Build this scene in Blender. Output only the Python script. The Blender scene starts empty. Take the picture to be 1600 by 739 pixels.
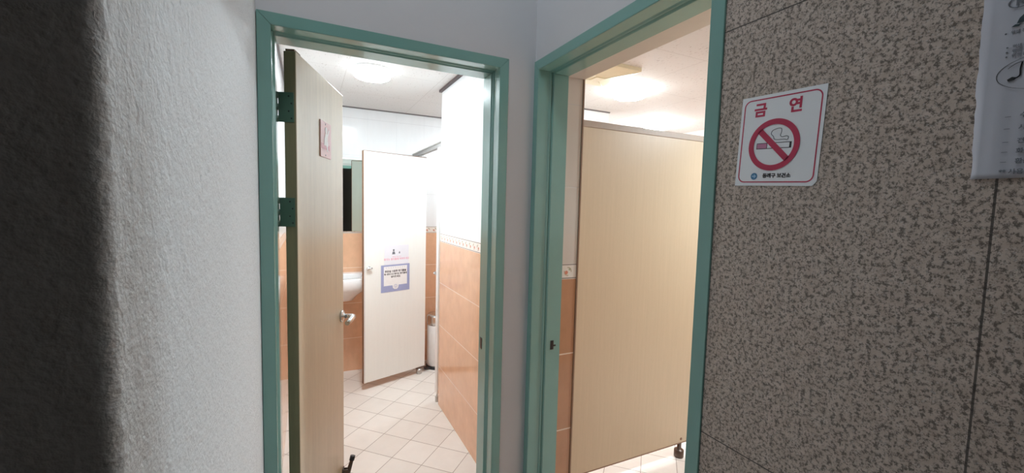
import bpy, bmesh, math, random
from mathutils import Vector, Matrix, noise
random.seed(4)
S = bpy.context.scene
C = S.collection
PI = math.pi

# ------------------------------------------------------------------ camera
F, YAW, PIT, ROL = 649.554, .456167, .0724175, .0255133
cy, sy, cp, sp, cr, sr = math.cos(YAW), math.sin(YAW), math.cos(PIT), math.sin(PIT), math.cos(ROL), math.sin(ROL)
fw = Vector((sy*cp, cy*cp, -sp)); rt = Vector((cy, -sy, 0)); up = rt.cross(fw)
r2 = cr*rt + sr*up; u2 = -sr*rt + cr*up
cam = bpy.data.cameras.new('camera'); cam.sensor_width = 36; cam.lens = 36*F/1600; cam.clip_start = .02
cam_o = bpy.data.objects.new('camera', cam); C.objects.link(cam_o)
cam_o.matrix_world = Matrix(((r2.x, u2.x, -fw.x, 0), (r2.y, u2.y, -fw.y, 0), (r2.z, u2.z, -fw.z, 1.57), (0, 0, 0, 1)))
S.camera = cam_o
# ------------------------------------------------------------------ world, exposure
w = bpy.data.worlds.new('world'); S.world = w; w.use_nodes = True
w.node_tree.nodes['Background'].inputs[0].default_value = (.75, .85, 1, 1)
w.node_tree.nodes['Background'].inputs[1].default_value = .0
S.view_settings.view_transform = 'Standard'; S.view_settings.look = 'None'
S.view_settings.gamma = 1; S.view_settings.use_curve_mapping = False
S.view_settings.exposure = 0.35
LAMP_A, LAMP_B1, LAMP_B2, LAMP_C, LAMP_D, LAMP_S = 185, 150, 200, 42, 350, 110
S.cycles.max_bounces = 16; S.cycles.diffuse_bounces = 10; S.cycles.glossy_bounces = 6

CZ = 2.42          # washroom ceiling
CH = 3.5           # corridor ceiling
# ------------------------------------------------------------------ material helpers
def new_mat(name):
    m = bpy.data.materials.new(name); m.use_nodes = True
    nt = m.node_tree; b = nt.nodes['Principled BSDF']
    return m, nt, b
def rgb(c): return (c[0], c[1], c[2], 1)
def nd(nt, t, **k):
    n = nt.nodes.new(t)
    for a, v in k.items(): setattr(n, a, v)
    return n
def val(nt, x, sock):
    if isinstance(x, (int, float)): sock.default_value = x
    elif isinstance(x, tuple): sock.default_value = x
    else: nt.links.new(x, sock)
def mth(nt, op, a, b=0.0, c=0.0):
    n = nd(nt, 'ShaderNodeMath', operation=op)
    val(nt, a, n.inputs[0]); val(nt, b, n.inputs[1]); val(nt, c, n.inputs[2]); return n.outputs[0]
def mixc(nt, f, a, b):
    n = nd(nt, 'ShaderNodeMix', data_type='RGBA'); val(nt, f, n.inputs[0]); val(nt, a, n.inputs[6]); val(nt, b, n.inputs[7]); return n.outputs[2]
def ramp(nt, f, stops, interp='LINEAR'):
    n = nd(nt, 'ShaderNodeValToRGB'); nt.links.new(f, n.inputs[0]); n.color_ramp.interpolation = interp
    e = n.color_ramp.elements
    while len(e) < len(stops): e.new(.5)
    for i, (p, c) in enumerate(stops): e[i].position = p; e[i].color = rgb(c)
    return n.outputs[0]
def pos(nt):
    return nd(nt, 'ShaderNodeNewGeometry').outputs['Position']
def sep(nt, v):
    n = nd(nt, 'ShaderNodeSeparateXYZ'); nt.links.new(v, n.inputs[0]); return n.outputs
def noi(nt, vec, scale, detail=3, rough=.5, out='Fac'):
    n = nd(nt, 'ShaderNodeTexNoise'); n.inputs['Scale'].default_value = scale; n.inputs['Detail'].default_value = detail
    n.inputs['Roughness'].default_value = rough; nt.links.new(vec, n.inputs['Vector']); return n.outputs[out]
def scl(nt, vec, s):
    n = nd(nt, 'ShaderNodeVectorMath', operation='MULTIPLY'); nt.links.new(vec, n.inputs[0]); n.inputs[1].default_value = s; return n.outputs[0]
def bump(nt, b, h, strength, dist):
    n = nd(nt, 'ShaderNodeBump'); n.inputs['Strength'].default_value = strength; n.inputs['Distance'].default_value = dist
    nt.links.new(h, n.inputs['Height']); nt.links.new(n.outputs[0], b.inputs['Normal'])
def plain(name, c, rough=.5, metal=0.0, var=.06, sc=30, coat=0.0, bmp=0):
    m, nt, b = new_mat(name)
    f = noi(nt, pos(nt), sc, 3)
    col = mixc(nt, f, rgb([x*(1-var) for x in c]), rgb([min(1, x*(1+var)) for x in c]))
    nt.links.new(col, b.inputs['Base Color']); b.inputs['Roughness'].default_value = rough; b.inputs['Metallic'].default_value = metal
    b.inputs['Coat Weight'].default_value = coat
    if bmp: bump(nt, b, noi(nt, pos(nt), sc*2, 4), bmp, .002)
    return m
def near(nt, x, c, half):   # 1 where |x-c|<half
    return mth(nt, 'COMPARE', x, c, half)

# plaster
def plaster(name, c, bs=.35, dist=.0015, sc=130, rough=.55, spec=.5):
    m, nt, b = new_mat(name); p = pos(nt)
    f = noi(nt, p, 5, 4)
    nt.links.new(mixc(nt, f, rgb([x*.93 for x in c]), rgb(c)), b.inputs['Base Color'])
    b.inputs['Roughness'].default_value = rough; b.inputs['Specular IOR Level'].default_value = spec
    h = noi(nt, p, sc, 2, .5); h2 = noi(nt, p, sc*.35, 2)
    hh = mth(nt, 'ADD', h, h2)
    bump(nt, b, hh, bs, dist); return m
M = {}
M['stipple'] = plaster('stippled_plaster', (.74, .785, .82), .7, .0022, 210, .75, .25)
M['paint'] = plaster('painted_plaster', (.65, .64, .66), .15, .001, 90, .6)
M['corridor'] = plain('corridor_ceiling', (.6, .6, .6), .8)

# granite
def granite():
    m, nt, b = new_mat('granite'); p = pos(nt)
    n1 = noi(nt, p, 150, 6, .8); n2 = noi(nt, p, 60, 2, .5); n3 = noi(nt, p, 260, 2, .6); big = noi(nt, p, 4, 2)
    base = ramp(nt, n2, [(.3, (.48, .38, .325)), (.7, (.66, .555, .50))])
    base = mixc(nt, mth(nt, 'MULTIPLY', n3, .5), base, rgb((.50, .42, .34)))
    dark = ramp(nt, n1, [(.435, (1, 1, 1)), (.515, (0, 0, 0))])
    col = mixc(nt, mth(nt, 'MULTIPLY', dark, .85), base, rgb((.075, .058, .048)))
    v = nd(nt, 'ShaderNodeTexVoronoi'); v.inputs['Scale'].default_value = 150; nt.links.new(p, v.inputs['Vector'])
    lite = mth(nt, 'LESS_THAN', v.outputs['Distance'], .22)
    col = mixc(nt, mth(nt, 'MULTIPLY', lite, .35), col, rgb((.64, .60, .57)))
    x, y, z = sep(nt, p)
    j = mth(nt, 'MODULO', mth(nt, 'ADD', y, 6.097), .6)          # slab joints every .6 m: y=.203
    vj = near(nt, j, .3, .0013)
    jz = mth(nt, 'MODULO', mth(nt, 'ADD', z, .9965), .8435)
    hj = near(nt, jz, .4, .0013)
    jj = mth(nt, 'MAXIMUM', vj, hj)
    col = mixc(nt, mth(nt, 'MULTIPLY', jj, .85), col, rgb((.03, .025, .022)))
    nt.links.new(col, b.inputs['Base Color']); b.inputs['Roughness'].default_value = .38
    bump(nt, b, mth(nt, 'SUBTRACT', mth(nt, 'MULTIPLY', n3, .1), jj), .5, .002)
    return m
M['granite'] = granite()

# wall tiles: terracotta below, patterned border, white above
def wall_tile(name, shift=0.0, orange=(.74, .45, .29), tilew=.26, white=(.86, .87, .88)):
    m, nt, b = new_mat(name); p = pos(nt); x, y, z0 = sep(nt, p)
    z = mth(nt, 'ADD', z0, shift)
    u = mth(nt, 'ADD', mth(nt, 'ADD', x, y), 10.02)
    cl = noi(nt, p, 9, 5, .6); cl2 = noi(nt, scl(nt, p, (1, 1, .35)), 40, 4)
    org = mixc(nt, mth(nt, 'ADD', mth(nt, 'MULTIPLY', cl, .7), mth(nt, 'MULTIPLY', cl2, .3)), rgb([c*.78 for c in orange]), rgb([min(1, c*1.22) for c in orange]))
    ou = near(nt, mth(nt, 'MODULO', u, tilew), 0.0, .0012)
    oz = near(nt, mth(nt, 'MODULO', mth(nt, 'ADD', z, .02+.165+.33), .33), .165, .0026)
    og = mth(nt, 'MAXIMUM', mth(nt, 'MULTIPLY', ou, .35), oz)
    org = mixc(nt, mth(nt, 'MULTIPLY', og, .8), org, rgb((.90, .74, .60)))
    # white
    wv = noi(nt, scl(nt, p, (1, 1, .2)), 25, 3)
    wh = mixc(nt, wv, rgb([c*.93 for c in white]), rgb(white))
    wz = near(nt, mth(nt, 'MODULO', mth(nt, 'ADD', z, .149), .33), .165, .0014)
    wu = near(nt, mth(nt, 'MODULO', u, tilew), 0.0, .0012)
    wg = mth(nt, 'MAXIMUM', wz, wu)
    wh = mixc(nt, mth(nt, 'MULTIPLY', wg, .5), wh, rgb((.55, .55, .56)))
    # border motif
    pu = mth(nt, 'SUBTRACT', mth(nt, 'MODULO', u, .068), .034)
    pz = mth(nt, 'SUBTRACT', z, 1.319)
    cv = nd(nt, 'ShaderNodeCombineXYZ'); nt.links.new(pu, cv.inputs[0]); nt.links.new(pz, cv.inputs[1])
    ln = nd(nt, 'ShaderNodeVectorMath', operation='LENGTH'); nt.links.new(cv.outputs[0], ln.inputs[0])
    ring = near(nt, ln.outputs['Value'], .0165, .0028)
    ang = mth(nt, 'ARCTAN2', pz, pu)
    gap = mth(nt, 'GREATER_THAN', mth(nt, 'SINE', mth(nt, 'MULTIPLY', ang, 2)), -.35)
    ring = mth(nt, 'MULTIPLY', ring, gap)
    pu2 = mth(nt, 'ADD', pu, .007); pz2 = mth(nt, 'ADD', pz, .004)
    dot = mth(nt, 'LESS_THAN', mth(nt, 'ADD', mth(nt, 'MULTIPLY', pu2, pu2), mth(nt, 'MULTIPLY', pz2, pz2)), .00006)
    pu3 = mth(nt, 'SUBTRACT', pu, .009); pz3 = mth(nt, 'SUBTRACT', pz, .009)
    dot2 = mth(nt, 'LESS_THAN', mth(nt, 'ADD', mth(nt, 'MULTIPLY', pu3, pu3), mth(nt, 'MULTIPLY', pz3, pz3)), .00003)
    bd = mixc(nt, mth(nt, 'MULTIPLY', ring, .8), rgb((.80, .74, .68)), rgb((.50, .38, .28)))
    bd = mixc(nt, mth(nt, 'MULTIPLY', dot, .85), bd, rgb((.62, .17, .09)))
    bd = mixc(nt, mth(nt, 'MULTIPLY', dot2, .8), bd, rgb((.33, .36, .22)))
    l1 = near(nt, pz, .0285, .0018); l2 = near(nt, pz, -.0275, .0018)
    bd = mixc(nt, mth(nt, 'MULTIPLY', mth(nt, 'MAXIMUM', l1, l2), .85), bd, rgb((.12, .09, .08)))
    col = mixc(nt, mth(nt, 'GREATER_THAN', z, 1.287), org, bd)
    col = mixc(nt, mth(nt, 'GREATER_THAN', z, 1.351), col, wh)
    nt.links.new(col, b.inputs['Base Color'])
    b.inputs['Roughness'].default_value = .12
    b.inputs['Specular IOR Level'].default_value = .5
    isw = mth(nt, 'GREATER_THAN', z, 1.351)
    gr = mth(nt, 'ADD', mth(nt, 'MULTIPLY', wg, isw), mth(nt, 'MULTIPLY', og, mth(nt, 'SUBTRACT', 1.0, isw)))
    wav = noi(nt, p, 14, 2)
    bump(nt, b, mth(nt, 'SUBTRACT', mth(nt, 'MULTIPLY', wav, .5), gr), .35, .0012)
    return m
M['tile'] = wall_tile('wall_tile', 0.0)
M['tile_b'] = wall_tile('wall_tile_shaded', .012, (.50, .26, .15), white=(.70, .63, .57))  # same tile, darker: dim warm shade at the right doorway put into its colours

# floor tiles, 45 degrees, .212 m
def floor_tile():
    m, nt, b = new_mat('floor_tile'); p = pos(nt); x, y, z = sep(nt, p)
    s = .70710678; T = .2085
    a = mth(nt, 'MULTIPLY', mth(nt, 'ADD', x, y), s); c = mth(nt, 'MULTIPLY', mth(nt, 'SUBTRACT', y, x), s)
    # intersection at (.451,2.527)
    a0 = (.451+2.527)*s; c0 = (2.527-.451)*s
    ua = mth(nt, 'ADD', mth(nt, 'SUBTRACT', a, a0), 40*T + T/2); uc = mth(nt, 'ADD', mth(nt, 'SUBTRACT', c, c0), 40*T + T/2)
    ga = near(nt, mth(nt, 'MODULO', ua, T), T/2, .0019); gc = near(nt, mth(nt, 'MODULO', uc, T), T/2, .0019)
    g = mth(nt, 'MAXIMUM', ga, gc)
    f1 = mth(nt, 'FLOOR', mth(nt, 'DIVIDE', mth(nt, 'ADD', ua, T/2), T)); f2 = mth(nt, 'FLOOR', mth(nt, 'DIVIDE', mth(nt, 'ADD', uc, T/2), T))
    cv = nd(nt, 'ShaderNodeCombineXYZ'); nt.links.new(f1, cv.inputs[0]); nt.links.new(f2, cv.inputs[1])
    wn = nd(nt, 'ShaderNodeTexWhiteNoise', noise_dimensions='2D'); nt.links.new(cv.outputs[0], wn.inputs['Vector'])
    cl = noi(nt, p, 12, 5, .6)
    fac = mth(nt, 'ADD', mth(nt, 'MULTIPLY', wn.outputs['Value'], .35), mth(nt, 'MULTIPLY', cl, .65))
    col = mixc(nt, fac, rgb((.66, .61, .56)), rgb((.80, .76, .71)))
    col = mixc(nt, mth(nt, 'MULTIPLY', g, .8), col, rgb((.20, .14, .10)))
    nt.links.new(col, b.inputs['Base Color']); b.inputs['Roughness'].default_value = .28
    bump(nt, b, mth(nt, 'SUBTRACT', mth(nt, 'MULTIPLY', cl, .2), g), .4, .0015)
    return m
M['floor'] = floor_tile()
M['terrazzo'] = plain('corridor_floor', (.16, .15, .14), .4, var=.2, sc=200)

def ceil_mat():
    m, nt, b = new_mat('ceiling_board'); p = pos(nt); x, y, z = sep(nt, p)
    gx = near(nt, mth(nt, 'MODULO', mth(nt, 'ADD', x, 10.072), .6), .1, .0016)      # x = 2.028
    gy = near(nt, mth(nt, 'MODULO', mth(nt, 'ADD', y, 10.095), .6), .4, .0016)      # y = 1.705 -> 11.8 mod .6 = .4
    gx = near(nt, mth(nt, 'MODULO', mth(nt, 'ADD', x, 10.072), .6), .1, .0016)
    g = mth(nt, 'MAXIMUM', gx, gy)
    st = noi(nt, scl(nt, p, (1, .35, 1)), 110, 2, .6)
    dk = ramp(nt, st, [(.33, (1, 1, 1)), (.37, (0, 0, 0))])
    big = noi(nt, p, 6, 3); msk = ramp(nt, big, [(.45, (.25, .25, .25)), (.62, (1, 1, 1))])
    f = mth(nt, 'MULTIPLY', mth(nt, 'MULTIPLY', dk, msk), .7)
    col = mixc(nt, f, rgb((.66, .64, .62)), rgb((.34, .30, .27)))
    col = mixc(nt, mth(nt, 'MULTIPLY', g, .45), col, rgb((.30, .26, .23)))
    nt.links.new(col, b.inputs['Base Color']); b.inputs['Roughness'].default_value = .8
    return m
M['ceil'] = ceil_mat()

def laminate(name, c, amp=.1, rough=.35, sc=60, stretch=.04):
    m, nt, b = new_mat(name); p = pos(nt)
    f = noi(nt, scl(nt, p, (1, 1, stretch)), sc, 4, .6); g = noi(nt, scl(nt, p, (1, 1, .15)), sc*3, 2)
    ff = mth(nt, 'ADD', mth(nt, 'MULTIPLY', f, .7), mth(nt, 'MULTIPLY', g, .3))
    col = ramp(nt, ff, [(.3, [x*(1-amp) for x in c]), (.7, [min(1, x*(1+amp)) for x in c])])
    nt.links.new(col, b.inputs['Base Color']); b.inputs['Roughness'].default_value = rough
    return m
M['oak'] = laminate('oak_laminate', (.63, .55, .41), .10, .30, 45, .03)
M['oak_edge_shaded'] = laminate('oak_edge_shaded', (.26, .21, .12), .15, .5)  # leaf edge facing the dark corridor: its shade is put into the colour
M['cream'] = laminate('cream_laminate', (.86, .88, .85), .02, .35, 70)
M['beige'] = laminate('beige_laminate', (.50, .40, .275), .05, .4, 70)
M['brown_edge'] = plain('brown_edge', (.23, .13, .08), .5)
M['green'] = plain('green_gloss_paint', (.20, .385, .345), .22, var=.08, sc=8, coat=.3, bmp=.05)
M['hinge'] = plain('painted_hinge', (.10, .17, .13), .4, .2)
M['alu'] = plain('aluminium', (.55, .54, .52), .35, .8)
M['steel'] = plain('stainless_steel', (.65, .65, .64), .22, 1)
M['dark_metal'] = plain('dark_bronze', (.12, .09, .075), .35, .8)
M['black'] = plain('black_plastic', (.015, .015, .018), .35)
M['white_plastic'] = plain('white_plastic', (.75, .75, .74), .35)
M['porcelain'] = plain('porcelain', (.88, .89, .90), .08, coat=.3)
M['notice_white'] = plain('white_paper', (.80, .81, .87), .6, sc=8)
M['notice'] = plain('notice_paper', (.52, .53, .60), .6, sc=12, var=.04, bmp=.1)
M['sticker'] = plain('sticker_white', (.84, .86, .90), .4, sc=8, var=.02)
M['ink'] = plain('black_ink', (.02, .02, .025), .6)
M['grey_ink'] = plain('grey_ink', (.16, .17, .20), .6)
M['crimson'] = plain('crimson_ink', (.50, .03, .09), .45)
M['pink_ink'] = plain('pink_ink', (.55, .22, .36), .45)
M['rose'] = plain('rose_red', (.62, .22, .26), .4)
M['pink'] = plain('pale_pink', (.78, .50, .50), .4)
M['white'] = plain('white_print', (.85, .85, .85), .4)
M['lilac'] = plain('lilac_print', (.34, .38, .60), .5)
M['blue'] = plain('blue_print', (.06, .22, .42), .45)
M['lightblue'] = plain('light_blue_print', (.35, .55, .75), .45)
M['pinktext'] = plain('pink_text', (.80, .35, .45), .5)
M['yellowed'] = plain('yellowed_plastic', (.72, .66, .47), .45)
M['trim'] = plain('brown_trim', (.07, .045, .045), .5)
M['grey_trim'] = plain('grey_trim', (.15, .13, .13), .5)
m, nt, b = new_mat('mirror_glass'); b.inputs['Metallic'].default_value = 1; b.inputs['Roughness'].default_value = .02
nt.links.new(mixc(nt, noi(nt, pos(nt), 3), rgb((.72, .80, .74)), rgb((.75, .83, .77))), b.inputs['Base Color']); M['mirror'] = m
def lampmat(name, strength):
    m, nt, b = new_mat(name)
    b.inputs['Base Color'].default_value = (.9, .9, .9, 1)
    b.inputs['Emission Color'].default_value = (.85, .95, 1, 1); b.inputs['Emission Strength'].default_value = strength
    return m

# ------------------------------------------------------------------ mesh helpers
def box(bm, x0, x1, y0, y1, z0, z1, bev=0.0, mat=None, seg=2):
    if x0 > x1: x0, x1 = x1, x0
    if y0 > y1: y0, y1 = y1, y0
    if z0 > z1: z0, z1 = z1, z0
    t = bmesh.new(); bmesh.ops.create_cube(t, size=1)
    for v in t.verts: v.co = Vector(((v.co.x+.5)*(x1-x0)+x0, (v.co.y+.5)*(y1-y0)+y0, (v.co.z+.5)*(z1-z0)+z0))
    if bev: bmesh.ops.bevel(t, geom=list(t.edges), offset=bev, segments=seg, affect='EDGES', profile=.5)
    merge(bm, t, mat)
def merge(bm, t, mat=None):
    if mat is not None: t.transform(mat)
    me = bpy.data.meshes.new('tmp'); t.to_mesh(me); t.free(); bm.from_mesh(me); bpy.data.meshes.remove(me)
def lathe(bm, prof, origin=(0, 0, 0), seg=32, mat=None, sx=1, syy=1):
    t = bmesh.new(); rings = []
    for r, z in prof:
        if r <= 1e-6: rings.append([t.verts.new((0, 0, z))])
        else: rings.append([t.verts.new((r*sx*math.cos(2*PI*i/seg), r*syy*math.sin(2*PI*i/seg), z)) for i in range(seg)])
    for a, b_ in zip(rings, rings[1:]):
        for i in range(seg):
            j = (i+1) % seg
            if len(a) == 1 and len(b_) == 1: continue
            if len(a) == 1: t.faces.new((a[0], b_[j], b_[i]))
            elif len(b_) == 1: t.faces.new((a[i], a[j], b_[0]))
            else: t.faces.new((a[i], a[j], b_[j], b_[i]))
    bmesh.ops.recalc_face_normals(t, faces=t.faces)
    for f in t.faces: f.smooth = True
    mm = Matrix.Translation(origin)
    if mat is not None: mm = mm @ mat
    merge(bm, t, mm)
def tube(bm, pts, r, seg=12, closed=False):
    """round bar along points; r number or list"""
    pts = [Vector(p) for p in pts]; n = len(pts)
    rs = r if isinstance(r, (list, tuple)) else [r]*n
    t = bmesh.new(); rings = []
    prev = None
    for i, p in enumerate(pts):
        d = (pts[min(i+1, n-1)] - pts[max(i-1, 0)]).normalized()
        if prev is None:
            a = d.orthogonal().normalized()
        else:
            a = (prev - d*prev.dot(d)).normalized()
        prev = a; bb = d.cross(a)
        rings.append([t.verts.new(p + rs[i]*(math.cos(2*PI*k/seg)*a + math.sin(2*PI*k/seg)*bb)) for k in range(seg)])
    for a, b_ in zip(rings, rings[1:]):
        for k in range(seg): t.faces.new((a[k], a[(k+1) % seg], b_[(k+1) % seg], b_[k]))
    t.faces.new(rings[0][::-1]); t.faces.new(rings[-1])
    bmesh.ops.recalc_face_normals(t, faces=t.faces)
    for f in t.faces: f.smooth = len(f.verts) == 4
    merge(bm, t)
def prism(bm, outline, z0, z1, mat=None, smooth=False):
    t = bmesh.new()
    a = [t.verts.new((x, y, z0)) for x, y in outline]; b_ = [t.verts.new((x, y, z1)) for x, y in outline]
    n = len(outline)
    t.faces.new(a[::-1]); t.faces.new(b_)
    for i in range(n): t.faces.new((a[i], a[(i+1) % n], b_[(i+1) % n], b_[i]))
    bmesh.ops.recalc_face_normals(t, faces=t.faces)
    merge(bm, t, mat)
def obj(name, bm, mat, parent=None, smooth=False):
    me = bpy.data.meshes.new(name)
    if smooth:
        for f in bm.faces: f.smooth = True
    if parent is not None:
        mw = Matrix.LocRotScale(parent.location, parent.rotation_euler, None)
        pp = parent.parent
        while pp is not None:
            mw = Matrix.LocRotScale(pp.location, pp.rotation_euler, None) @ mw; pp = pp.parent
        bm.transform(mw.inverted())
    bm.to_mesh(me); bm.free()
    o = bpy.data.objects.new(name, me); C.objects.link(o)
    me.materials.append(mat)
    if parent is not None: o.parent = parent
    return o
def tag(o, label, cat, group=None):
    o['label'] = label; o['category'] = cat
    if group: o['group'] = group
    return o
def thing(name, label, cat, loc=(0, 0, 0), group=None):
    o = bpy.data.objects.new(name, None); C.objects.link(o); o.location = loc; o.empty_display_size = .1
    return tag(o, label, cat, group)
def struct(name, bm, mat, parent=None):
    o = obj(name, bm, mat, parent)
    if parent is None: o['kind'] = 'structure'
    return o
def sbox(name, mat, *b, bev=0):
    bm = bmesh.new()
    for q in b: box(bm, *q, bev=bev)
    return struct(name, bm, mat)
def frame_mat(origin, right, upv):
    right = Vector(right).normalized(); upv = Vector(upv).normalized(); n = right.cross(upv)
    return Matrix(((right.x, upv.x, n.x, origin[0]), (right.y, upv.y, n.y, origin[1]), (right.z, upv.z, n.z, origin[2]), (0, 0, 0, 1)))
def text_bm(bm, s, size, mat, depth=.0002, offset=0.0, align='CENTER'):
    cu = bpy.data.curves.new('t', 'FONT'); cu.body = s; cu.size = size; cu.extrude = depth; cu.offset = offset
    cu.align_x = align; cu.align_y = 'CENTER'
    o = bpy.data.objects.new('t', cu); C.objects.link(o)
    dg = bpy.context.evaluated_depsgraph_get(); me = bpy.data.meshes.new_from_object(o.evaluated_get(dg))
    t = bmesh.new(); t.from_mesh(me); merge(bm, t, mat)
    bpy.data.objects.remove(o); bpy.data.curves.remove(cu); bpy.data.meshes.remove(me)
def ring2d(bm, r0, r1, z0, z1, mat, seg=64, sx=1.0, syy=1.0):
    t = bmesh.new()
    A = [[t.verts.new((r*sx*math.cos(2*PI*i/seg), r*syy*math.sin(2*PI*i/seg), z)) for i in range(seg)] for r, z in ((r0, z0), (r1, z0), (r1, z1), (r0, z1))]
    for k in range(4):
        a, b_ = A[k], A[(k+1) % 4]
        for i in range(seg): t.faces.new((a[i], a[(i+1) % seg], b_[(i+1) % seg], b_[i]))
    bmesh.ops.recalc_face_normals(t, faces=t.faces); merge(bm, t, mat)
def polyline(bm, pts, wdt, z0, z1, mat):
    """flat strokes of given width in local XY"""
    for (xa, ya), (xb, yb) in zip(pts, pts[1:]):
        d = Vector((xb-xa, yb-ya)); L = d.length
        if L < 1e-7: continue
        d /= L; nrm = Vector((-d.y, d.x))*wdt/2; e = d*wdt*.35
        q = [(xa-e.x-nrm.x, ya-e.y-nrm.y), (xb+e.x-nrm.x, yb+e.y-nrm.y), (xb+e.x+nrm.x, yb+e.y+nrm.y), (xa-e.x+nrm.x, ya-e.y+nrm.y)]
        prism(bm, q, z0, z1, mat)


# ------------------------------------------------------------------ structure
# near left wall: stippled plaster block with real relief, corner at (-.125,.375)
def stipple_wall():
    bm = bmesh.new()
    X, Y0, Y1 = -.128, .392, 1.40; R = .012
    path = []
    n = 90
    for i in range(n): path.append((Vector((X-R-.55*(1-i/n), Y0, 0)), Vector((0, -1, 0))))
    for i in range(7):
        a = PI/2*i/6
        path.append((Vector((X-R+R*math.sin(a), Y0+R-R*math.cos(a), 0)), Vector((math.sin(a), -math.cos(a), 0))))
    n = 210
    for i in range(1, n+1): path.append((Vector((X, Y0+R+(Y1-Y0-R)*i/n, 0)), Vector((1, 0, 0))))
    zs = [0, .5] + [.9+.005*k for k in range(271)] + [2.45, CH]
    grid = []
    for z in zs:
        row = []
        for p, nn in path:
            q = Vector((p.x, p.y, z))
            h = noise.noise(q*85)*.0010 + noise.noise(q*150)*.0009 + noise.noise(q*22)*.0003
            if p.y > Y1-.01: h = 0
            row.append(bm.verts.new(q + nn*h))
        grid.append(row)
    for a, b_ in zip(grid, grid[1:]):
        for i in range(len(path)-1):
            bm.faces.new((a[i], a[i+1], b_[i+1], b_[i]))
    for f in bm.faces: f.smooth = True
    # solid core behind the skin so that the wall has thickness
    t = bmesh.new(); box(t, -1.9, X-.004, Y0+.004, Y1, 0, CH); merge(bm, t)
    return struct('wall_left', bm, M['stipple'])
stipple_wall()
sbox('wall_left_far', M['stipple'], (-1.9, -.66, .38, .40, 0, CH))
# wall with the first doorway (its face is y=1.40)
sbox('wall_front', M['paint'], (-.23, .625, 1.40, 1.53, 2.095, CH), (.625, .767, 1.40, 1.53, 0, CH), (-.23, -.128, 1.40, 1.53, 0, CH))
# painted part of the right-hand wall: over the second doorway and the corner block
sbox('wall_right', M['paint'], (.767, .885, .606, 1.372, 2.075, CH), (.767, .885, 1.372, 1.438, 0, CH), (.767, 1.0, 1.438, 1.53, 0, CH))
sbox('wall_right_granite', M['granite'], (.767, .885, -3.5, .606, 0, CH))
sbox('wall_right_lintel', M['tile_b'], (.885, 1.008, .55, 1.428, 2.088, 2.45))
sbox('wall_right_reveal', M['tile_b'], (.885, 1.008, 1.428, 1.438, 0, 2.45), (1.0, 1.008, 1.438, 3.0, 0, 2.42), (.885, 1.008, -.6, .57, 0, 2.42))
sbox('wall_back_corridor', M['granite'], (-1.9, .905, -3.6, -3.5, 0, CH))
sbox('wall_far_left', M['granite'], (-2.0, -1.9, -3.6, .40, 0, CH))
sbox('wall_divider', M['tile'], (.905, 1.0, 1.53, 3.09, 0, CZ))
sbox('wall_washroom_left', M['tile'], (-.23, -.15, 1.53, 4.05, 0, CZ))
sbox('wall_washroom_back', M['tile'], (-.23, 2.4, 4.05, 4.13, 0, CZ))
sbox('wall_washroom_front', M['tile'], (-.15, -.10, 1.53, 1.54, 0, CZ), (.67, .905, 1.53, 1.54, 0, CZ), (-.10, .67, 1.53, 1.54, 2.13, CZ))
sbox('wall_stall_side', M['tile'], (1.0, 2.4, 3.0, 3.09, 0, CZ), (2.3, 2.4, 3.09, 4.05, 0, CZ))
sbox('wall_second_room_back', M['tile'], (2.4, 3.8, 4.05, 4.13, 0, CZ))
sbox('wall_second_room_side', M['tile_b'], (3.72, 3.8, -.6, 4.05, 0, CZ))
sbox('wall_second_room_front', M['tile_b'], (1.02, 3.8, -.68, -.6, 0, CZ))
sbox('floor', M['floor'], (-.23, 3.8, 1.40, 4.13, -.1, 0), (.767, 3.8, -.68, 1.40, -.1, 0))
sbox('floor_corridor', M['terrazzo'], (-1.9, .767, -3.5, 1.40, -.1, 0))
sbox('ceiling', M['ceil'], (-.23, 3.8, 1.53, 4.13, CZ, CZ+.08), (1.008, 3.8, -.68, 1.53, CZ, CZ+.08))
sbox('ceiling_corridor', M['corridor'], (-1.9, .905, -3.5, 1.53, CH, CH+.08))
# mouldings where the walls meet the ceiling
sbox('trim_1', M['trim'], (.885, .905, 1.54, 3.1, CZ-.016, CZ))
sbox('trim_2', M['grey_trim'], (-.15, 2.3, 4.035, 4.05, CZ-.008, CZ))
sbox('trim_3', M['grey_trim'], (1.02, 2.4, 2.988, 3.0, CZ-.008, CZ))
sbox('trim_4', M['grey_trim'], (-.15, -.138, 1.54, 4.035, CZ-.008, CZ))
sbox('trim_5', M['brown_edge'], (1.004, 1.011, 1.424, 1.431, 0, 2.09))   # corner bead of the reveal

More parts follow.
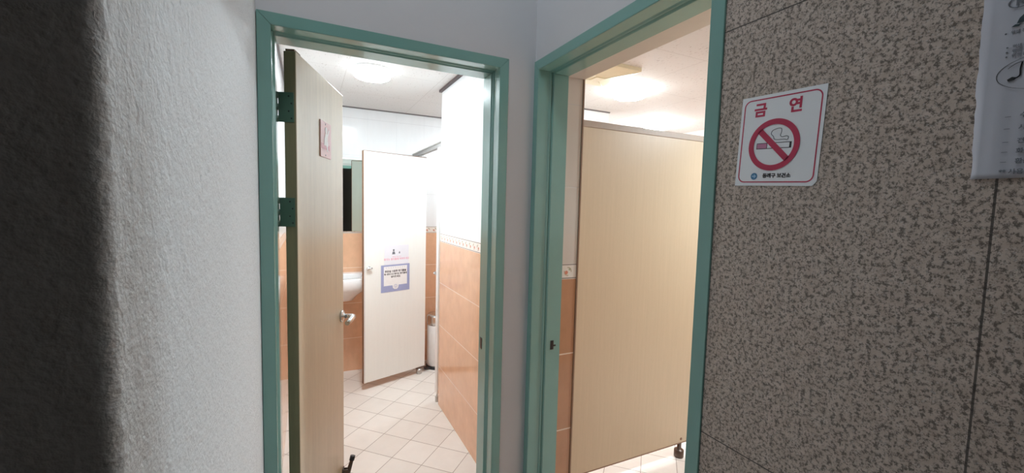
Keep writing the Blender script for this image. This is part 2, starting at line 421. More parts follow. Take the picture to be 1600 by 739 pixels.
# ------------------------------------------------------------------ door frames
def door_frame(name, M4, W, H, depth, label):
    """local x right along the wall, y into the wall, z up; opening face at y=0"""
    root = bpy.data.objects.new(name, None); C.objects.link(root); root.matrix_world = M4; root['kind'] = 'structure'
    f = .035
    prof = [(0, 0), (f, 0), (f, .048), (f+.004, .052), (f+.004, .056), (f-.0, .060), (f+.006, .066), (f+.006, depth), (0, depth)]
    prof[5] = (f-.002, .060)
    def piece(nm, fn):
        bm = bmesh.new(); t = bmesh.new()
        A = [t.verts.new(fn(p, q, 0)) for p, q in prof]; B = [t.verts.new(fn(p, q, 1)) for p, q in prof]
        n = len(prof); t.faces.new(A); t.faces.new(B[::-1])
        for i in range(n): t.faces.new((A[i], A[(i+1) % n], B[(i+1) % n], B[i]))
        bmesh.ops.recalc_face_normals(t, faces=t.faces)
        bmesh.ops.bevel(t, geom=[e for e in t.edges], offset=.0012, segments=2, affect='EDGES')
        merge(bm, t)
        me = bpy.data.meshes.new(nm); bm.to_mesh(me); bm.free(); me.materials.append(M['green'])
        o = bpy.data.objects.new(nm, me); C.objects.link(o); o.parent = root; return o
    piece('jamb', lambda p, q, e: (p, q-.004, [0, H-p*0][e] if e == 0 else H-p))
    piece('jamb', lambda p, q, e: (W-p, q-.004, 0 if e == 0 else H-p))
    piece('frame_head', lambda p, q, e: (p if e == 0 else W-p, q-.004, H-p))
    return root
fA = door_frame('door_1', Matrix.Translation((-.1265, 1.40, 0)), .7825, 2.10, .14, '')
# second doorway: plane x=.767, local x runs along -Y from y=1.40, depth +X
fB = door_frame('door_2', Matrix(((0, 1, 0, .767), (-1, 0, 0, 1.405), (0, 0, 1, 0), (0, 0, 0, 1))), .805, 2.108, .130, '')
# strike plates (latch holes) in the jambs
def local_part(name, bm, mat, root):
    me = bpy.data.meshes.new(name); bm.to_mesh(me); bm.free(); me.materials.append(mat)
    o = bpy.data.objects.new(name, me); C.objects.link(o); o.parent = root; return o
bm = bmesh.new()
box(bm, .0405, .0425, .082, .096, 1.012, 1.048, .0006); box(bm, .0405, .043, .096, .106, 1.024, 1.030, .0004)
local_part('strike_plate', bm, M['black'], fB)
bm = bmesh.new(); box(bm, .7825-.0425, .7825-.0405, .10, .118, 1.0, 1.045, .0006)
local_part('strike_plate', bm, M['black'], fA)

# ------------------------------------------------------------------ entrance door leaf
P0 = Vector((-.032, 1.50, 0)); D = Vector((.17, .5, 0)).normalized(); NF = Vector((D.y, -D.x, 0))   # D along the leaf, NF = seen face normal
leafM = Matrix(((D.x, NF.x, 0, P0.x), (D.y, NF.y, 0, P0.y), (0, 0, 1, 0), (0, 0, 0, 1)))            # local x along leaf, y out of the seen face
leaf = thing('wooden_door', 'tall oak-coloured wooden door standing open inward in the left doorway', 'door')
leaf.matrix_world = leafM
LW, LH, LT = .53, 2.035, .036
def lp(name, bm, mat, parent=None):
    return local_part(name, bm, mat, parent or leaf)
bm = bmesh.new(); box(bm, .002, LW, -LT, 0, .012, LH, .0015); lp('door_panel', bm, M['oak'])
bm = bmesh.new(); box(bm, 0, .002, -LT+.001, -.001, .012, LH-.002, .0003); lp('shaded_edge', bm, M['oak_edge_shaded'])
bm = bmesh.new(); box(bm, .0, .05, -LT+.006, -.003, LH, LH+.006, .001); lp('top_cap', bm, M['brown_edge'])
for zc in (1.862, 1.533, .30):
    bm = bmesh.new()
    box(bm, -.0022, 0, -LT-.016, -.006, zc-.046, zc+.046, .0005)
    h = lp('hinge', bm, M['hinge']); h['label'] = 'dark green painted butt hinge'
    bm = bmesh.new()
    for k in range(3):
        a = zc-.046+.0365*k; lathe(bm, [(0, 0), (.0045, 0), (.0045, .019), (0, .019)], (-.001, -LT-.0195, a), 16)
    lathe(bm, [(0, 0), (.002, 0), (.002, .093), (0, .093)], (-.001, -LT-.0195, zc-.0465), 12)
    lp('knuckle', bm, M['hinge'], h)
    bm = bmesh.new()
    for dz, dy in ((-.034, -.013), (-.012, -.021), (.012, -.013), (.034, -.021)):
        lathe(bm, [(0, 0), (.0026, .0002), (.003, -.001), (0, -.001)], (-.0026, dy, zc+dz), 10, Matrix.Rotation(-PI/2, 4, 'Y'))
    lp('screw', bm, M['black'], h)
    bm = bmesh.new(); box(bm, -.032, -.004, -LT-.0255, -LT-.0235, zc-.046, zc+.046, .0003)
    lp('frame_leaf', bm, M['hinge'], h)
# lever handles
for side in (1, -1):
    hx, hz = .497, 1.062
    y0 = 0 if side > 0 else -LT
    rotm = Matrix.Rotation(-side*PI/2, 4, 'X')
    bm = bmesh.new(); lathe(bm, [(0, 0), (.026, 0), (.026, .006), (.023, .009), (.012, .010), (.011, .016), (0, .016)], (hx, y0, hz), 32, rotm)
    hb = lp('handle', bm, M['steel']); hb['label'] = 'stainless steel lever handle'
    bm = bmesh.new()
    s = side
    pts = [(hx, y0+s*.012, hz), (hx, y0+s*.035, hz), (hx-.003, y0+s*.046, hz), (hx-.012, y0+s*.052, hz), (hx-.035, y0+s*.054, hz-.001), (hx-.07, y0+s*.053, hz-.003), (hx-.10, y0+s*.050, hz-.005)]
    tube(bm, pts, [.010, .010, .011, .012, .0115, .011, .010], 14)
    lp('lever', bm, M['steel'], hb)
    bm = bmesh.new(); lathe(bm, [(0, 0), (.0065, 0), (.006, .003), (0, .0035)], (hx, y0+s*.056, hz-.001), 16, rotm); lp('lock_button', bm, M['alu'], hb)
# kick-down door stop near the foot of the free edge
bm = bmesh.new(); box(bm, .497, .524, .0, .004, .250, .345, .001); box(bm, .500, .504, .004, .026, .285, .340, .001); box(bm, .517, .521, .004, .026, .285, .340, .001)
ds = lp('door_stop', bm, M['dark_metal']); ds['label'] = 'bronze kick-down door stop'
bm = bmesh.new(); tube(bm, [(.5105, .018, .305), (.514, .026, .330), (.519, .034, .360), (.523, .038, .378)], [.012, .010, .0085, .008], 12); lp('arm', bm, M['dark_metal'], ds)
bm = bmesh.new(); tube(bm, [(.5215, .0365, .372), (.527, .041, .392)], [.0115, .0115], 14); lp('rubber_foot', bm, M['black'], ds)
bm = bmesh.new(); tube(bm, [(.496, .018, .305), (.526, .018, .305)], .0035, 10); lp('pivot_pin', bm, M['steel'], ds)
# pictogram plaque
bm = bmesh.new(); box(bm, .222, .348, .0, .004, 1.737, 1.872, .0012)
pq = lp('sign_plaque', bm, M['pink']); pq['label'] = 'pale pink plaque with a white figure of a woman'
PM = Matrix(((-1, 0, 0, .285), (0, 0, 1, .0042), (0, 1, 0, 1.8045), (0, 0, 0, 1)))   # local x right (towards hinge is left as seen)
PM = Matrix(((1, 0, 0, .285), (0, 0, 1, .0042), (0, 1, 0, 1.8045), (0, 0, 0, 1)))
bm = bmesh.new(); prism(bm, [(-.058, -.036), (.040, -.036), (.040, -.016), (-.058, -.016)], 0, .0004, PM); lp('rose_band', bm, M['rose'], pq)
bm = bmesh.new()
prism(bm, [(.012*math.cos(a)-.002, .013*math.sin(a)+.036) for a in [2*PI*i/24 for i in range(24)]], .0004, .001, PM)
prism(bm, [(-.010, .024), (.012, .024), (.030, .044), (.034, .040), (.018, .012), (.016, .0), (.024, -.022), (.014, -.022), (.020, -.042), (.012, -.042), (.000, -.022), (-.028, -.022), (-.024, .002), (-.018, .012)], .0004, .0009, PM)
lp('figure', bm, M['white'], pq)
bm = bmesh.new()
for zz in (.058, -.058): lathe(bm, [(0, .001), (.0032, .0005), (.0035, 0), (0, 0)], (.278, .004, 1.8045+zz), 12, Matrix.Rotation(-PI/2, 4, 'X'))
lp('screw', bm, M['grey_ink'], pq)

# ------------------------------------------------------------------ stall door, pilasters and rail in the left room
A = Vector((.40, 3.555, 0)); Bp = Vector((.965, 3.7555, 0)); D2 = (Bp-A).normalized(); W2 = (Bp-A).length
N2 = Vector((D2.y, -D2.x, 0))
SM = Matrix(((D2.x, N2.x, 0, A.x), (D2.y, N2.y, 0, A.y), (0, 0, 1, 0), (0, 0, 0, 1)))
sd = thing('stall_door', 'cream laminate toilet stall door standing open beside the washbasin', 'door'); sd.matrix_world = SM
bm = bmesh.new(); box(bm, .004, W2, -.022, 0, .062, 1.985, .001); local_part('door_panel', bm, M['cream'], sd)
bm = bmesh.new(); box(bm, -.001, .004, -.024, .001, .060, 1.988, .0005); box(bm, .004, W2, -.0235, .0006, 1.985, 1.990, .0004); local_part('edge_strip', bm, M['brown_edge'], sd)
bm = bmesh.new(); box(bm, .006, .016, -.001, .0015, .062, 1.985, .0004); local_part('edge_lip', bm, M['white_plastic'], sd)
bm = bmesh.new(); lathe(bm, [(0, 0), (.016, 0), (.016, .004), (.007, .006), (.006, .014), (0, .014)], (.043, 0, 1.032), 20, Matrix.Rotation(-PI/2, 4, 'X'))
lk = local_part('lock', bm, M['steel'], sd)
bm = bmesh.new(); tube(bm, [(.018, .016, 1.026), (.045, .018, 1.028), (.068, .017, 1.031)], [.006, .0075, .006], 12); local_part('latch_knob', bm, M['steel'], lk)
bm = bmesh.new(); box(bm, W2-.06, W2-.012, -.026, .008, 1.99, 2.003, .001); tube(bm, [(W2-.03, -.01, 1.985), (W2-.03, -.01, 2.004)], .006, 10); local_part('top_pivot', bm, M['alu'], sd)
bm = bmesh.new(); tube(bm, [(W2-.02, -.01, .055), (W2-.02, -.01, .07)], .008, 10); box(bm, W2-.09, W2-.002, -.024, .003, .052, .064, .001); local_part('bottom_pivot', bm, M['dark_metal'], sd)
bm = bmesh.new(); lathe(bm, [(0, 0), (.024, 0), (.026, .003), (.026, .036), (.022, .042), (.01, .044), (.01, .06), (0, .06)], (W2-.055, -.01, 0), 28); local_part('pivot_foot', bm, M['alu'], sd)
def foot(name, x, y, h, parent, r=.022, mat='alu'):
    bm = bmesh.new()
    lathe(bm, [(0, 0), (r*.9, 0), (r, .004), (r, h*.55), (r*.85, h*.62), (r*.35, h*.64), (r*.35, h), (0, h)], (x, y, 0), 24)
    return obj(name, bm, M[mat], parent)
pil = thing('stall_post', 'narrow cream stall post at the hinge side of the open stall door', 'partition')
bm = bmesh.new(); box(bm, .955, .977, 3.93, 4.05, .0, 1.99, .001); obj('post_panel', bm, M['cream'], pil)
pil2 = thing('stall_post', 'slim white stall post standing at the end of the orange tiled wall', 'partition')
bm = bmesh.new(); box(bm, .900, .922, 3.105, 3.165, .075, 2.005, .001); obj('post_panel', bm, M['cream'], pil2)
bm = bmesh.new(); box(bm, .897, .9, 3.105, 3.165, .075, 2.003, .0004); obj('edge_strip', bm, M['white_plastic'], pil2)
foot('foot', .908, 3.14, .075, pil2, .014)
bm = bmesh.new(); box(bm, .884, .899, 3.155, 3.178, 1.02, 1.045, .002); tube(bm, [(.875, 3.166, 1.032), (.9, 3.166, 1.032)], .006, 10); obj('latch_keeper', bm, M['steel'], pil2)
rail = thing('stall_rail', 'grey aluminium head rail spanning above the toilet stall opening', 'rail')
bm = bmesh.new(); box(bm, .905, .935, 3.095, 4.05, 2.006, 2.046, .003); obj('channel', bm, plain('dull_aluminium', (.30, .29, .28), .6, .2), rail)
bm = bmesh.new(); box(bm, .899, .906, 3.10, 4.05, 2.038, 2.048, .002); obj('lip', bm, M['alu'], rail)

# papers on the stall door (local x along the door from its free edge, z up)
def door_sheet(name, label, cat, xc, zc, wd, ht, mat, tilt=0):
    o = thing(name, label, cat); m4 = SM @ Matrix.Translation((xc, .0008, zc)) @ Matrix(((1, 0, 0, 0), (0, 0, 1, 0), (0, 1, 0, 0), (0, 0, 0, 1))) @ Matrix.Rotation(tilt, 4, 'Z')
    # swap so local x right, local y up, local z out of the door
    o.matrix_world = m4
    bm = bmesh.new(); box(bm, -wd/2, wd/2, -ht/2, ht/2, 0, .0008, .0002, seg=1); local_part('sheet', bm, mat, o)
    return o
n1 = door_sheet('paper_notice', 'upper white paper notice with pink lettering on the stall door', 'notice', .302, 1.127, .235, .165, M['notice_white'])
bm = bmesh.new(); text_bm(bm, '휴지는 휴지통에 버려주세요', .021, Matrix.Translation((0, -.038, .0009)), .0001, .0004); local_part('lettering', bm, M['pinktext'], n1)
bm = bmesh.new(); text_bm(bm, '화장실 이용 안내', .012, Matrix.Translation((0, -.018, .0009)), .0001); local_part('small_lettering', bm, M['pinktext'], n1)
bm = bmesh.new()
prism(bm, [(.008*math.cos(a)-.03, .010*math.sin(a)+.040) for a in [2*PI*i/20 for i in range(20)]], .0008, .0011)
prism(bm, [(-.045, .005), (-.015, .005), (-.020, .028), (-.040, .028)], .0008, .0011)
local_part('icon', bm, M['grey_ink'], n1); bm = bmesh.new()
prism(bm, [(.018, .010), (.032, .010), (.030, .026), (.024, .030)], .0008, .0011)
local_part('icon', bm, M['grey_ink'], n1)
n2 = door_sheet('laminated_notice', 'lower lilac-bordered notice with dark lettering on the stall door', 'notice', .292, .925, .275, .235, M['lilac'])
bm = bmesh.new()
ol = [(-.112, .104), (.112, .104), (.112, -.062), (.03, -.062), (.026, -.085), (.012, -.097), (-.012, -.097), (-.026, -.085), (-.03, -.062), (-.112, -.062)]
prism(bm, ol, .0008, .0012); local_part('white_field', bm, M['white'], n2)
bm = bmesh.new()
for tx, ty, s in (('화장실 사용후 변기물을', .060, .021), ('꼭 내리시고 휴지는 휴지통에', .036, .0185), ('넣어주세요', .012, .020)):
    text_bm(bm, s=tx, size=s, mat=Matrix.Translation((0, ty, .0013)), depth=.0001, offset=.0007)
local_part('lettering', bm, M['ink'], n2)
bm = bmesh.new()
for k in range(9): ring2d(bm, .0022, .0036, .0012, .0014, Matrix.Translation((-.088+.022*k, .092, 0)), 16)
local_part('binding_holes', bm, M['lilac'], n2)
bm = bmesh.new(); ring2d(bm, .013, .0155, .0012, .0014, Matrix.Translation((0, -.070, 0)), 32)
prism(bm, [(-.007, -.066), (-.002, -.066), (-.002, -.062), (-.007, -.062)], .0012, .0014); prism(bm, [(.002, -.066), (.007, -.066), (.007, -.062), (.002, -.062)], .0012, .0014)
prism(bm, [(-.006, -.078), (.006, -.078), (.004, -.074), (-.004, -.074)], .0012, .0014)
local_part('emblem', bm, M['lilac'], n2)

# ------------------------------------------------------------------ washbasin and mirror
sink = thing('washbasin', 'white ceramic washbasin on the tiled back wall', 'washbasin', (.22, 4.05, 0))
def loft(bm, secs):
    t = bmesh.new(); R = [[t.verts.new(p) for p in s] for s in secs]
    n = len(R[0])
    for a, b_ in zip(R, R[1:]):
        for i in range(n): t.faces.new((a[i], a[(i+1) % n], b_[(i+1) % n], b_[i]))
    t.faces.new(R[0]); t.faces.new(R[-1][::-1])
    bmesh.ops.recalc_face_normals(t, faces=t.faces)
    for f in t.faces: f.smooth = len(f.verts) == 4
    merge(bm, t)
def dsec(cx, hw, yb, dep, z, n=36, p=2.6):
    out = [(cx+hw, yb, z)]
    for i in range(n+1):
        a = PI*i/n
        c, s = math.cos(a), math.sin(a)
        out.append((cx+hw*math.copysign(abs(c)**(2/p), c), yb-.02-(dep-.02)*abs(s)**(2/p), z))
    out.append((cx-hw, yb, z)); return out
bm = bmesh.new()
secs = [dsec(.20, .12, 4.05, .26, .715, p=4), dsec(.20, .16, 4.05, .30, .725, p=4), dsec(.20, .195, 4.05, .335, .77, p=4), dsec(.20, .24, 4.05, .365, .80, p=4), dsec(.20, .262, 4.05, .375, .822, p=5), dsec(.20, .272, 4.05, .385, .832, p=5), dsec(.20, .275, 4.05, .388, .918, p=5), dsec(.20, .268, 4.05, .382, .925, p=5),
        dsec(.20, .235, 4.05, .35, .925, p=5), dsec(.20, .228, 4.05, .34, .912, p=5), dsec(.20, .19, 4.05, .30, .83, p=4), dsec(.20, .10, 4.05, .22, .79, p=4)]
loft(bm, secs); obj('bowl', bm, M['porcelain'], sink)
bm = bmesh.new(); box(bm, -.07, .47, 3.95, 4.049, .88, .932, .012, seg=3); obj('backsplash_ledge', bm, M['porcelain'], sink)
bm = bmesh.new(); lathe(bm, [(0, 0), (.024, 0), (.022, .02), (.018, .09), (0, .095)], (.15, 3.99, .935), 20)
tube(bm, [(.15, 3.99, 1.0), (.15, 3.93, 1.02), (.15, 3.87, 1.01), (.15, 3.855, .985)], [.013, .012, .011, .010], 14); tube(bm, [(.15, 3.99, 1.03), (.15, 3.975, 1.06), (.15, 3.94, 1.075)], .008, 10); obj('faucet', bm, M['steel'], sink)
bm = bmesh.new(); tube(bm, [(.15, 3.9, .70), (.15, 3.9, .5), (.15, 3.93, .45), (.15, 3.99, .45), (.15, 4.045, .47)], .016, 12); obj('drain_pipe', bm, M['steel'], sink)
mir = thing('wall_mirror', 'tall wall mirror hanging above the washbasin', 'mirror', (.2, 4.05, 1.3))
bm = bmesh.new(); box(bm, -.10, .52, 4.040, 4.049, 1.305, 1.955, .001); obj('glass', bm, M['mirror'], mir)
bm = bmesh.new(); box(bm, -.105, .525, 4.034, 4.05, 1.953, 1.966, .001); obj('top_channel', bm, M['alu'], mir)

# step bin inside the stall
bn = thing('pedal_bin', 'tall slim pedal bin with a steel lid in the far toilet stall', 'bin', (1.12, 3.86, 0))
bm = bmesh.new(); lathe(bm, [(0, .02), (.10, .02), (.104, .04), (.104, .42), (.10, .425), (0, .425)], (1.12, 3.86, 0), 40); obj('body', bm, M['white_plastic'], bn)
bm = bmesh.new(); lathe(bm, [(0, .425), (.107, .425), (.109, .435), (.108, .50), (.10, .518), (.05, .524), (0, .525)], (1.12, 3.86, 0), 40); obj('lid', bm, M['steel'], bn)
bm = bmesh.new(); lathe(bm, [(0, 0), (.112, 0), (.112, .022), (.105, .026), (0, .026)], (1.12, 3.86, 0), 40); obj('base_ring', bm, M['black'], bn)
bm = bmesh.new(); box(bm, .975, 1.03, 3.79, 3.84, .006, .024, .005, Matrix.Identity(4)); obj('pedal', bm, M['black'], bn)

# ------------------------------------------------------------------ ceiling lamps
def lamp(label, x, y, r, strength, idx, z=CZ):
    t = thing('ceiling_lamp', label, 'ceiling lamp', (x, y, z))
    bm = bmesh.new(); lathe(bm, [(0, 0), (r*.95, 0), (r*.97, -.003), (r*.97, -.012), (0, -.012)], (x, y, z), 48); obj('base_plate', bm, M['white_plastic'], t)
    bm = bmesh.new()
    lathe(bm, [(r*.90, -.0545), (r*.8, -.059), (r*.55, -.065), (r*.25, -.068), (0, -.0685)], (x, y, z), 48)
    obj('diffuser', bm, lampmat('lamp_glow_%d' % idx, strength), t)
    bm = bmesh.new(); lathe(bm, [(r*.96, -.0125), (r*1.0, -.022), (r*.98, -.038), (r*.94, -.050), (r*.90, -.0545)], (x, y, z), 48)
    obj('rim', bm, lampmat('lamp_rim_%d' % idx, (8, 34, 75, 5, 5, 5)[idx]), t)
    return t
lamp('round white glowing ceiling lamp in the room behind the open wooden door', .372, 2.84, .118, LAMP_A, 0)
lamp('round glowing ceiling lamp beside the yellowed fan cover, above the beige partition', 2.06, 2.36, .12, LAMP_B1, 1)
lamp('round glowing ceiling lamp furthest away, just over the partition top rail', 3.08, 3.12, .12, LAMP_B2, 2)

lamp('round ceiling lamp of the corridor over the two doorways', .10, .60, .14, LAMP_C, 3, CH)
lamp('added unseen ceiling lamp just inside the right doorway, in front of the beige partition', 2.7, .95, .12, LAMP_D, 4)  # added lamp, out of view, to brighten the left wall and partition
lamp('round ceiling lamp over the far toilet stall with the pedal bin', 1.65, 3.55, .10, LAMP_S, 5)

# exhaust fan cover
fan = thing('ceiling_fan_cover', 'square yellowed exhaust fan cover on the ceiling of the right room', 'ceiling vent', (1.62, 2.16, CZ))
bm = bmesh.new()
x0, x1, y0, y1 = 1.44, 1.81, 1.975, 2.345
def sq(i, z): return [(x0+i, y0+i, z), (x1-i, y0+i, z), (x1-i, y1-i, z), (x0+i, y1-i, z)]
loft(bm, [sq(0, CZ), sq(0, CZ-.022), sq(.012, CZ-.026), sq(.15, CZ-.045)])
for f in bm.faces: f.smooth = False
obj('cover', bm, M['yellowed'], fan)
bm = bmesh.new()
for s in ((x0, y0, 1, 1), (x1, y0, -1, 1), (x1, y1, -1, -1), (x0, y1, 1, -1)):
    tube(bm, [(s[0]+s[2]*.012, s[1]+s[3]*.012, CZ-.026), (s[0]+s[2]*.15, s[1]+s[3]*.15, CZ-.0455)], .002, 8)
obj('rib', bm, M['yellowed'], fan)
bm = bmesh.new(); box(bm, x0+.15, x1-.15, y0+.15, y1-.15, CZ-.05, CZ-.044, .002); obj('centre_plate', bm, M['yellowed'], fan)

# ------------------------------------------------------------------ beige partition in the right room
pt = thing('stall_partition', 'wide beige laminate stall partition behind the right doorway', 'partition', (1.6, 1.8, 0))
bm = bmesh.new(); box(bm, 1.012, 2.215, 1.80, 1.822, .098, 1.998, .001); obj('panel', bm, M['beige'], pt)
bm = bmesh.new(); box(bm, 1.012, 2.215, 1.796, 1.826, 1.990, 2.024, .002); obj('top_rail', bm, laminate('tan_rail', (.33, .26, .20), .04, .45), pt)
bm = bmesh.new(); box(bm, 1.012, 2.215, 1.799, 1.823, .092, .099, .0005); obj('bottom_edge', bm, M['brown_edge'], pt)
bm = bmesh.new(); lathe(bm, [(0, 0), (.028, 0), (.03, .004), (.03, .045), (.024, .05), (.013, .052), (.013, .095), (0, .095)], (2.118, 1.811, 0), 28); obj('foot', bm, M['dark_metal'], pt)['label'] = 'bronze metal adjustable foot'
bm = bmesh.new(); lathe(bm, [(0, 0), (.009, 0), (.008, .003), (0, .004)], (2.118, 1.80, .122), 16, Matrix.Rotation(PI/2, 4, 'X')); obj('screw_cap', bm, M['brown_edge'], pt)
bm = bmesh.new(); box(bm, 1.009, 1.019, 1.797, 1.825, .09, 2.02, .001); obj('wall_channel', bm, M['brown_edge'], pt)

# ------------------------------------------------------------------ no-smoking sticker on the granite
sg = thing('no_smoking_sign', 'white and crimson no-smoking sticker on the granite wall', 'sign')
GM = frame_mat((.7665, .4785, 1.7035), (0, -1, 0), (0, 0, 1)) @ Matrix.Rotation(math.radians(-2.2), 4, 'Z')
sg.matrix_world = GM
w_, h_ = .1495/2, .1675/2
bm = bmesh.new(); prism(bm, [(-w_, -h_), (w_-.007, -h_), (w_, -h_+.008), (w_, h_), (-w_, h_)], 0, .0006); local_part('sheet', bm, M['sticker'], sg)
def rrect(hw, hh, r, n=8, cx=0, cyy=0):
    o = []
    for sx_, sy_, a0 in ((1, 1, 0), (-1, 1, PI/2), (-1, -1, PI), (1, -1, 3*PI/2)):
        for i in range(n+1):
            a = a0+PI/2*i/n; o.append((cx+sx_*(hw-r)+r*math.cos(a), cyy+sy_*(hh-r)+r*math.sin(a)))
    return o
def outline_ring(bm, hw, hh, r, wd, z0, z1):
    o = rrect(hw, hh, r); i_ = rrect(hw-wd, hh-wd, max(r-wd, .001))
    t = bmesh.new(); n = len(o)
    A_ = [[t.verts.new((x, y, z)) for x, y in pts] for pts, z in ((o, z0), (o, z1), (i_, z1), (i_, z0))]
    for k in range(4):
        for q in range(n): t.faces.new((A_[k][q], A_[k][(q+1) % n], A_[(k+1) % 4][(q+1) % n], A_[(k+1) % 4][q]))
    bmesh.ops.recalc_face_normals(t, faces=t.faces); merge(bm, t)
bm = bmesh.new(); outline_ring(bm, .0692, .0778, .013, .0022, .0006, .0008); local_part('border', bm, M['crimson'], sg)
RC = (-.0060, -.0090)
bm = bmesh.new(); ring2d(bm, .0368, .0468, .0010, .0013, Matrix.Translation((RC[0], RC[1], 0)), 72)
prism(bm, [(-.0385, -.0052), (.0385, -.0052), (.0385, .0052), (-.0385, .0052)], .0010, .0013, Matrix.Translation((RC[0], RC[1], 0)) @ Matrix.Rotation(math.radians(-45), 4, 'Z'))
local_part('prohibition_ring', bm, M['crimson'], sg)
CM = Matrix.Translation((RC[0]+.0005, RC[1]-.0015, 0)) @ Matrix.Rotation(math.radians(-1), 4, 'Z')
bm = bmesh.new(); prism(bm, [(-.032, -.0055), (.032, -.0055), (.032, .0055), (-.032, .0055)], .0006, .00075, CM); local_part('cigarette_outline', bm, M['ink'], sg)
bm = bmesh.new(); prism(bm, [(-.0308, -.0043), (-.0125, -.0043), (-.0125, .0043), (-.0308, .0043)], .0007, .0009, CM); local_part('cigarette_filter', bm, M['pink_ink'], sg)
bm = bmesh.new(); prism(bm, [(-.0113, -.0043), (.0285, -.0043), (.0285, .0043), (-.0113, .0043)], .0007, .0009, CM); local_part('cigarette_paper', bm, M['sticker'], sg)
bm = bmesh.new()
def smooth(pts, n=6):
    out = []
    P = [pts[0]]+pts+[pts[-1]]
    for i in range(1, len(P)-2):
        for k in range(n):
            t = k/n; a, b_, c, d = [Vector(P[i+j]) for j in (-1, 0, 1, 2)]
            out.append(tuple(.5*((2*b_)+(-a+c)*t+(2*a-5*b_+4*c-d)*t*t+(-a+3*b_-3*c+d)*t**3)))
    out.append(pts[-1]); return out
polyline(bm, smooth([(.006, .029), (-.003, .026), (-.0055, .020), (-.001, .015), (.001, .010), (.008, .0085), (.018, .0085), (.024, .007)]), .0010, .0006, .0009, Matrix.Translation((RC[0], RC[1], 0)))
polyline(bm, smooth([(.006, .029), (.012, .028), (.013, .022), (.0115, .016), (.015, .013), (.022, .014), (.026, .012), (.025, .0075)]), .0010, .0006, .0009, Matrix.Translation((RC[0], RC[1], 0)))
local_part('smoke', bm, M['grey_ink'], sg)
bm = bmesh.new()
text_bm(bm, '금', .027, Matrix.Translation((-.0365, .0555, .0008)), .0001, .0009)
local_part('heading', bm, M['crimson'], sg); bm = bmesh.new()
text_bm(bm, '연', .027, Matrix.Translation((.0270, .0555, .0008)), .0001, .0009)
local_part('heading', bm, M['crimson'], sg)
bm = bmesh.new(); text_bm(bm, '동래구 보건소', .0088, Matrix.Translation((.0055, -.0655, .0008)), .0001, .0004); local_part('lettering', bm, M['ink'], sg)
bm = bmesh.new(); ring2d(bm, .0, .0064, .0006, .0008, Matrix.Translation((-.0365, -.0660, 0)), 32); lg = local_part('emblem', bm, M['blue'], sg)
bm = bmesh.new(); T4 = Matrix.Translation((-.0365, -.0660, 0))
prism(bm, [(-.0038, -.0012), (.0, -.0012), (.0, -.0042), (.0043, 0), (.0, .0042), (.0, .0012), (-.0038, .0012)], .0008, .0010, T4); local_part('arrow', bm, M['lightblue'], lg)

# ------------------------------------------------------------------ paper notice at the far right of the granite
pn = thing('wall_notice', 'worn white paper notice with printed text taped high on the granite', 'notice')
NM = frame_mat((.7665, .226, 1.6195), (0, -1, 0), (0, 0, 1)); pn.matrix_world = NM      # local x from left edge, y from bottom edge
bm = bmesh.new(); t = bmesh.new()
NX, NY = 34, 48; WW, HH = .21, .297
G = []
for j in range(NY+1):
    row = []
    for i in range(NX+1):
        x = WW*i/NX; y = HH*j/NY
        e = (.0025*noise.noise(Vector((0, y*30, 3))) + .0012*noise.noise(Vector((0, y*90, 1))) - .006*(y/HH)**1.0) if i == 0 else 0
        zz = .0011 + .0009*noise.noise(Vector((x*25, y*20, 0))) + .0009*math.exp(-((x-.018-.01*y)/.004)**2)
        row.append(t.verts.new((x+e, y, max(.0002, zz))))
    G.append(row)
for a, b_ in zip(G, G[1:]):
    for i in range(NX): t.faces.new((a[i], a[i+1], b_[i+1], b_[i]))
r_ = bmesh.ops.extrude_face_region(t, geom=list(t.faces))
for v in r_['geom']:
    if isinstance(v, bmesh.types.BMVert): v.co.z += .0003
bmesh.ops.recalc_face_normals(t, faces=t.faces)
for f in t.faces: f.smooth = True
merge(bm, t); local_part('sheet', bm, M['notice'], pn)
bm = bmesh.new(); ZI = .0027
NT = lambda x, y: Matrix.Translation((x, y, ZI))
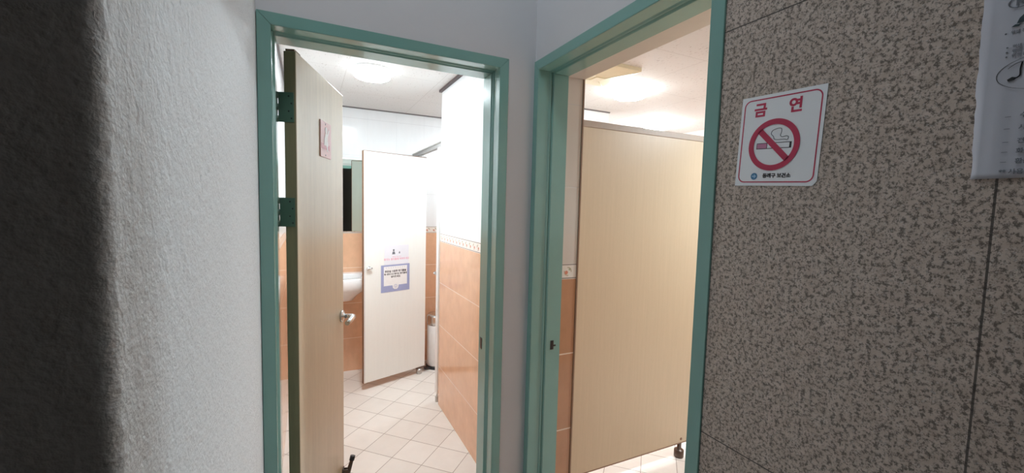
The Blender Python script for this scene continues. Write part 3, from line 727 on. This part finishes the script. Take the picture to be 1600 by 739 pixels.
for yy, s in ((.0745, '수'), (.0600, '사'), (.0440, '전'), (.0320, '화'), (.0200, '환')):
    polyline(bm, [(.025, yy-.0005), (.0295, yy-.0005)], .0006, ZI-.0001, ZI+.0001, Matrix.Identity(4))
    text_bm(bm, s+'을 지킨다', .0068, NT(.0365, yy), .0001, .0002, 'LEFT')
text_bm(bm, '** 사용후 정리', .0068, NT(.0245, .0060+.0015), .0001, .0002, 'LEFT')
for yy, xx in ((.1745, .018), (.1575, .0205), (.1520, .0205), (.1465, .0205)):
    prism(bm, [(.0009*math.cos(2*PI*i/12)+xx, .0009*math.sin(2*PI*i/12)+yy) for i in range(12)], ZI-.0001, ZI+.0001)
    text_bm(bm, '위생 관리', .0042, NT(xx+.004, yy), .0001, .0001, 'LEFT')
text_bm(bm, 'K', .0125, NT(.0275, .2095), .0001, .0003)
ring2d(bm, .0072, .0082, ZI-.0001, ZI+.0001, Matrix.Translation((.0275, .2095, 0)), 32, 1.25, .85)
local_part('lettering', bm, M['grey_ink'], pn)
bm = bmesh.new()
prism(bm, [(.026, .184), (.06, .186), (.10, .182), (.13, .190), (.13, .199), (.09, .2015), (.05, .200), (.034, .1965), (.028, .190)], ZI-.0001, ZI+.0001)
prism(bm, [(.022, .1812), (.028, .1805), (.030, .1825), (.025, .1835)], ZI-.0001, ZI+.0001)
local_part('dark_picture', bm, plain('dark_teal_print', (.03, .055, .065), .6), pn)
bm = bmesh.new()
ring2d(bm, .0235, .0239, ZI-.0001, ZI+.0001, Matrix.Translation((.052, .124, 0)), 64, 1.6, .85)
for q in ([(.024, .1165), (.029, .1175), (.031, .120), (.027, .1215), (.023, .119)], [(.038, .118), (.046, .119), (.044, .126), (.040, .123)], [(.036, .136), (.046, .137), (.044, .144), (.037, .142)]):
    prism(bm, q, ZI-.0001, ZI+.0001)
polyline(bm, smooth([(.029, .119), (.033, .122), (.033, .130), (.034, .137)]), .0013, ZI-.0001, ZI+.0001, Matrix.Identity(4))
polyline(bm, smooth([(.023, .132), (.030, .137), (.040, .138)]), .0005, ZI-.0001, ZI+.0001, Matrix.Identity(4))
local_part('doodle', bm, M['ink'], pn)
